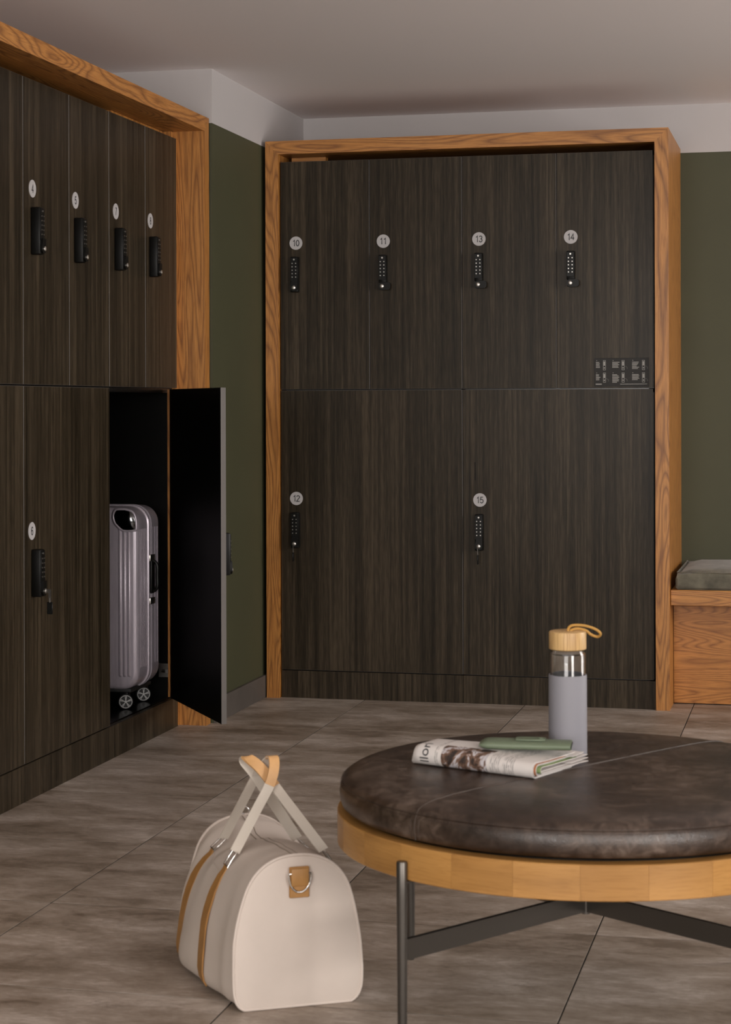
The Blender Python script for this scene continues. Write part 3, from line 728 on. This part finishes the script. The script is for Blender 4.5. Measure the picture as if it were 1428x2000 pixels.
# ---------------------------------------------------------------- duffel bag
bg = thing('duffel_bag', 'cream canvas duffel bag with tan leather straps standing on the floor', 'bag', (1.185, -3.78, 0), math.radians(30))
BL = .45
PRO = [(0, .0), (.070, .0), (.098, .002), (.115, .011), (.124, .030), (.1255, .06), (.1245, .09), (.1225, .13), (.1165, .17), (.108, .205), (.0985, .232), (.086, .253), (.068, .271), (.045, .2835), (.022, .2895), (0, .291)]
def smooth01(t): t = max(0, min(1, t)); return t * t * (3 - 2 * t)
def lerp_tab(tab, x):
    for (a, fa), (b, fb) in zip(tab, tab[1:]):
        if a <= x <= b: t = (x - a) / (b - a); t = t * t * (3 - 2 * t); return fa + (fb - fa) * t
    return tab[-1][1]
WT = [(0, 1.0), (.06, 1.10), (.17, 1.28), (.30, 1.40), (.38, 1.30), (.45, 1.0)]
HT = [(0, 1.0), (.05, .985), (.13, .965), (.25, .925), (.31, .875), (.36, .875), (.42, .945), (.45, .955)]
def bagpt(sgn, i, v):   # point on profile index i at depth v
    w, z = PRO[i]; hw = lerp_tab(WT, v); hh = lerp_tab(HT, v); t = z / .291
    wk = hw * (1 - .10 * t * (hw - 1) * 4)
    lump = 1 + .018 * math.sin(v * 31 + z * 17 + sgn) * math.sin(z * 14)
    lift = 0 if z > .02 else .0
    return (sgn * w * (1 + (wk - 1) * (1 if z > .004 else .6)) * lump, v, z * hh + lift)
def outline(v, off=0):
    P = [bagpt(-1, i, v) for i in range(len(PRO))] + [bagpt(1, i, v) for i in range(len(PRO) - 2, 0, -1)]
    return P
def dens(P, closed=True, m=3):   # Catmull-Rom densify closed outline
    P = [Vector(p) for p in P]; n = len(P); out = []
    for i in range(n):
        a, b, c_, d = P[(i - 1) % n], P[i], P[(i + 1) % n], P[(i + 2) % n]
        for k in range(m):
            t = k / m; out.append(.5 * ((2 * b) + (c_ - a) * t + (2 * a - 5 * b + 4 * c_ - d) * t * t + (3 * b - a - 3 * c_ + d) * t ** 3))
    return out
nv = 44; secs = [dens(outline(BL * i / nv)) for i in range(nv + 1)]
def shrink(S, k, dy):
    cx = 0; cz = .13
    return [Vector((cx + (p.x - cx) * k, p.y + dy, max(.0, cz + (p.z - cz) * k))) for p in S]
front = [shrink(secs[0], k, d) for k, d in ((.04, -.012), (.3, -.0115), (.6, -.009), (.8, -.006), (.93, -.0025), (.985, -.001))]
back = [shrink(secs[-1], k, d) for k, d in ((.985, .001), (.93, .004), (.8, .010), (.6, .014), (.3, .016), (.04, .017))]
for S in front + secs + back:
    for p in S: p.z = max(p.z, .0008)
body = loft(front + secs + back, MB()); build('bag_body', body, 'canvas', bg, 60)
def piping(S, dy): return MB().tube([Vector((p.x * 1.008, p.y + dy, max(.003, .13 + (p.z - .13) * 1.008))) for p in S], .0032, 8, closed=True)
build('piping', piping(secs[0], 0), 'canvas', bg, 60); build('piping', piping(secs[-1], 0), 'canvas', bg, 60)
def side_z(sgn, v, z):    # bag surface x at height z
    P = [bagpt(sgn, i, v) for i in range(len(PRO))]
    for a, b in zip(P[3:], P[4:]):
        if a[2] <= z <= b[2]: t = (z - a[2]) / (b[2] - a[2]); return a[0] + (b[0] - a[0]) * t
    return P[-1][0]
SV = {-1: (.165, .345), 1: (.10, .29)}
ZT_ = {(-1, 0): .226, (-1, 1): .240, (1, 0): .228, (1, 1): .238}
zt_of = lambda sgn, v: ZT_[(sgn, 0 if v < .2 else 1)] * (lerp_tab(HT, v) / .93)
def ringend(sgn, v):     # upper end of the ring: 3 cm further up the surface, lifted clear of it
    z0 = zt_of(sgn, v); x0 = side_z(sgn, v, z0); z = z0; top = .29 * lerp_tab(HT, v)
    while z < top - .002 and math.hypot(side_z(sgn, v, z) - x0, z - z0) < .032: z += .001
    return Vector((side_z(sgn, v, z) + sgn * .004, v, z + .012))
for sgn in (-1, 1):
    for v in SV[sgn]:
        zt = zt_of(sgn, v)
        zs_ = [.012, .022, .04, .07, .10, .13, .155, .18, .195, zt - .012, zt]
        pts = [Vector((side_z(sgn, v, z) + sgn * .0016, v, z)) for z in zs_]
        ends = pts[-1] + Vector((-sgn * .004, 0, .008)); pts.append(ends)
        wid = [.044] * (len(pts) - 4) + [.038, .030, .023, .020]
        build('leather_strap', MB().ribbon(pts, wid, .003, (0, 1, 0)), 'tan', bg, 40)
        # rectangular metal ring bridging strap end and webbing
        a = ends + Vector((0, -.015, .001)); b = a + Vector((0, .030, 0)); slope = ringend(sgn, v) - ends - Vector((0, 0, .001)); c_ = b + slope; d = a + slope
        build('strap_ring', MB().tube([a, (a + b) / 2, b, (b + c_) / 2, c_, (c_ + d) / 2, d, (d + a) / 2], .0021, 8, closed=True), 'chrome', bg, 60)
UD = Vector((1, 0, 0))
# left handle
a, b = ringend(-1, SV[-1][0]), ringend(-1, SV[-1][1])
def lp(p, q_, t): return Vector(p).lerp(Vector(q_), t)
HL = bez([a, lp(a, (-.010, .184, .392), .33), lp(a, (-.010, .184, .392), .66), (-.010, .184, .392), (.002, .193, .424), (.004, .208, .443), (-.002, .230, .434), (-.022, .246, .400), lp((-.022, .246, .400), b, .33), lp((-.022, .246, .400), b, .66), b], 90)
build('handle', MB().ribbon(HL, .0205, .0026, UD), 'web', bg, 50)
a, b = ringend(1, SV[1][0]), ringend(1, SV[1][1])
HR = bez([a, lp(a, (.006, .203, .385), .33), lp(a, (.006, .203, .385), .66), (.006, .203, .385), (-.018, .215, .418), (-.036, .224, .435), (-.046, .235, .441), (-.046, .245, .431), (-.026, .245, .405), lp((-.026, .245, .405), b, .33), lp((-.026, .245, .405), b, .66), b], 96)
build('handle', MB().ribbon(HR, .022, .0026, UD), 'web', bg, 50)
def wrapseg(H, i0, i1, mat):
    return build('handle_wrap', MB().ribbon(H[i0:i1], .0205 if H is HL else .0225, .0055, UD), mat, bg, 50)
nL, nR = len(HL), len(HR)
wrapseg(HL, int(nL * .30), int(nL * .58), 'tanlight'); wrapseg(HR, int(nR * .27), int(nR * .56), 'tanlight')
# end tab and D ring on the near face
def nearz(x, z, y=-.0135): return (x, y, z)
build('end_tab', MB().box((-.0195, -.0150, .213), (.0195, -.008, .272), 0, .0015).box((-.0175, -.0205, .236), (.0175, -.0140, .270), 0, .0025), 'tan', bg, 30)
dr = [Vector((.0215 * math.cos(a_), -.0175, .2555 - .0 + .031 * math.sin(a_))) for a_ in (PI + PI * k / 16 for k in range(17))] + [Vector((.0215, -.0175, .260)), Vector((0, -.0175, .261)), Vector((-.0215, -.0175, .260))]
build('d_ring', MB().tube(dr, .0021, 8, closed=True), 'chrome', bg, 60)
# zipper along the top and far-end hardware
def ztop(v): return bagpt(-1, len(PRO) - 1, v)[2]
zp = MB()
for off_ in (-.006, .006): zp.tube([(off_, v, ztop(v) + .0003) for v in [.004 + .44 * k / 40 for k in range(41)]], .0011, 6)
build('zip_seam', zp, plain('dark_seam_thread', (.33, .27, .22), .8), bg, 50)  # two dark piping lines along the zip
build('zip_tape', MB().ribbon([(0, v, ztop(v) + .0004) for v in [.004 + .44 * k / 40 for k in range(41)]], .009, .0008, UD), 'canvas', bg, 50)
hw = MB(); cz = ztop(.445) + .006; hw.tube([Vector((-.0 + .011 * math.cos(a_), .452 + .002 * math.cos(a_), cz + .011 * math.sin(a_))) for a_ in (2 * PI * k / 20 for k in range(20))], .0022, 8, closed=True)
hw.tube([(-.022, .448, cz - .008), (-.008, .450, cz - .002), (.006, .450, cz - .006)], .003, 8)
build('end_ring', hw, 'chrome', bg, 60)
# pocket edge between the two left straps
v0, v1 = SV[-1]
ps = [(side_z(-1, v, .225 - .0 * v + .02 * (v - v0)) - .0008, v, .225 + .02 * (v - v0)) for v in [v0 + .012 + (v1 - v0 - .024) * k / 12 for k in range(13)]]
build('pocket_edge', MB().tube(ps, .0015, 6), 'canvas', bg, 60)

# ---------------------------------------------------------------- suitcase inside the open locker
sc_ = thing('suitcase', 'silver-lilac ribbed hard shell suitcase standing in the open locker', 'suitcase', (-.32, -.965, .1115))
so = lambda mb: MB_shift(mb, sc_.location)
SX0, SX1, SY0, SY1, SZ0, SZ1 = -.515, -.120, -1.078, -.852, .178, .806
def rrect(x0, x1, z0, z1, r, y, n=7):
    P = []
    for cx, cz, a0 in ((x1 - r, z1 - r, 0), (x0 + r, z1 - r, 90), (x0 + r, z0 + r, 180), (x1 - r, z0 + r, 270)):
        for k in range(n + 1): a = math.radians(a0 + 90 * k / n); P.append((cx + r * math.cos(a), y, cz + r * math.sin(a)))
    return P
def shell_half(y_face, y_rim, name):
    d = 1 if y_rim > y_face else -1; S = []
    for k in range(7):   # rounded edge of the face
        a = PI / 2 * k / 6; ins = .020 * (1 - math.sin(a)); dy = .020 * (1 - math.cos(a)); S.append(rrect(SX0 + ins, SX1 - ins, SZ0 + ins, SZ1 - ins, .062 - ins, y_face + d * dy))
    S.append(rrect(SX0, SX1, SZ0, SZ1, .062, y_rim - d * .010)); S.append(rrect(SX0 - .005, SX1 + .005, SZ0 - .005, SZ1 + .005, .066, y_rim - d * .007)); S.append(rrect(SX0 - .005, SX1 + .005, SZ0 - .005, SZ1 + .005, .066, y_rim))
    build(name, so(loft(S, MB())), 'shell', sc_, 35)
ym = -.967
shell_half(SY0, ym - .006, 'front_shell'); shell_half(SY1, ym + .016, 'back_shell')
build('frame_band', so(loft([rrect(SX0 + .003, SX1 - .003, SZ0 + .003, SZ1 - .003, .06, ym - .006), rrect(SX0 + .003, SX1 - .003, SZ0 + .003, SZ1 - .003, .06, ym + .016)], MB())), 'lockblack', sc_, 30)
for x in (-.152, -.168, -.184, -.248, -.276, -.290, -.345, -.359, -.373, -.445, -.459, -.473):
    S = []
    for z, r in ((SZ0 + .045, .0005), (SZ0 + .052, .0050), (SZ1 - .075, .0050), (SZ1 - .068, .0005)):
        S.append([(x + .0066 * math.cos(a), SY0 + .001 - r * 1.3 * max(0, math.sin(a)) + (.002 if math.sin(a) < 0 else 0), z) for a in (2 * PI * k / 12 for k in range(12))])
    build('rib', so(loft(S, MB())), 'shell', sc_, 60)
for y in (-1.055, -1.04, -1.025, -1.01, -.995, -.93, -.905, -.88):       # side ribs
    build('rib', so(MB().box((SX1 - .001, y - .003, SZ0 + .075), (SX1 + .0022, y + .003, SZ1 - .075), 0, .0015)), 'shell', sc_, 40)
cg = MB()
P = [(-.165, .800), (-.140, .793), (-.1275, .775), (-.124, .735), (-.135, .728), (-.172, .728), (-.200, .752), (-.207, .778), (-.197, .798)]
cc = Vector((-.163, 0, .765)); L0 = [(p[0], SY0 + .006, p[1]) for p in P]; L1 = [(p[0], SY0 - .006, p[1]) for p in P]
L2 = [(cc.x + (p[0] - cc.x) * .78, SY0 - .011, cc.z + (p[1] - cc.z) * .78) for p in P]; L3 = [(cc.x + (p[0] - cc.x) * .35, SY0 - .0145, cc.z + (p[1] - cc.z) * .35) for p in P]
build('corner_guard', so(loft([L1, L2, L3], MB())), plain('black_chrome', (.12, .12, .125), .12, 1), sc_, 60)
build('corner_rim', so(MB().tube(bez([Vector(p) for p in [(q_[0], SY0 - .004, q_[1]) for q_ in P]] + [Vector((P[0][0], SY0 - .004, P[0][1]))], 60)[:-1], .0045, 8, closed=True)), 'shell', sc_, 60)
# side handle with two latches on the +x side
sh = MB(); sh.box((SX1, -.958, .50), (SX1 + .008, -.925, .62), 0, .003); sh.tube(bez([(SX1 + .004, -.94, .505), (SX1 + .020, -.94, .52), (SX1 + .021, -.94, .56), (SX1 + .020, -.94, .60), (SX1 + .004, -.94, .615)], 20), .006, 8)
build('side_handle', so(sh), 'lockblack', sc_, 40)
for z in (.625, .475): build('latch', so(MB().box((SX1, -.975, z - .012), (SX1 + .009, -.925, z + .012), 0, .003)), 'steel', sc_, 40)
build('bottom_guard', so(MB().box((SX0 + .03, SY0 + .01, SZ0 - .010), (SX1 - .03, SY1 - .01, SZ0 + .004), 0, .004)), 'rubber', sc_, 40)
for wx in (-.178, -.457):
    for wy in (-1.052, -.872):
        z = .1375; h = MB(); h.box((wx - .016, wy - .014, .156), (wx + .016, wy + .014, SZ0 - .009), 0, .004).box((wx - .008, wy - .010, .128), (wx + .008, wy + .010, .160), 0, .003)
        wl = build('wheel_fork', so(h), 'lockblack', sc_, 40)
        # each castor: tyre and spoked silver rim, axle along x+y diagonal
        ax = Vector((.45, -.89, 0)).normalized(); vx = Vector((-ax.y, ax.x, 0)); C_ = Vector((wx, wy, z))
        def ringpts(r, dy, n_=24): return [C_ + ax * dy + vx * (r * math.cos(2 * PI * k / n_)) + Vector((0, 0, r * math.sin(2 * PI * k / n_))) for k in range(n_)]
        ty_ = loft([ringpts(.021, .012), ringpts(.0245, .013), ringpts(.0258, .016), ringpts(.0258, .020), ringpts(.0245, .0225), ringpts(.0215, .0228), ringpts(.0205, .020)], MB())
        build('wheel', so(ty_), 'rubber', sc_, 40)
        rm = MB().tube(ringpts(.0212, .0232), .0014, 6, closed=True).tube([C_ + ax * .018, C_ + ax * .0245], .004, 12)
        for k in range(5):
            for da in (-.13, .13):
                a_ = 2 * PI * k / 5 + .3; e_ = vx * math.cos(a_) + Vector((0, 0, math.sin(a_))); e2_ = vx * math.cos(a_ + da) + Vector((0, 0, math.sin(a_ + da)))
                rm.tube([C_ + ax * .0235 + e_ * .003, C_ + ax * .0225 + e2_ * .021], .0015, 5)
        build('wheel_rim', so(rm), plain('silver_rim', (.5, .5, .5), .4), sc_, 40)
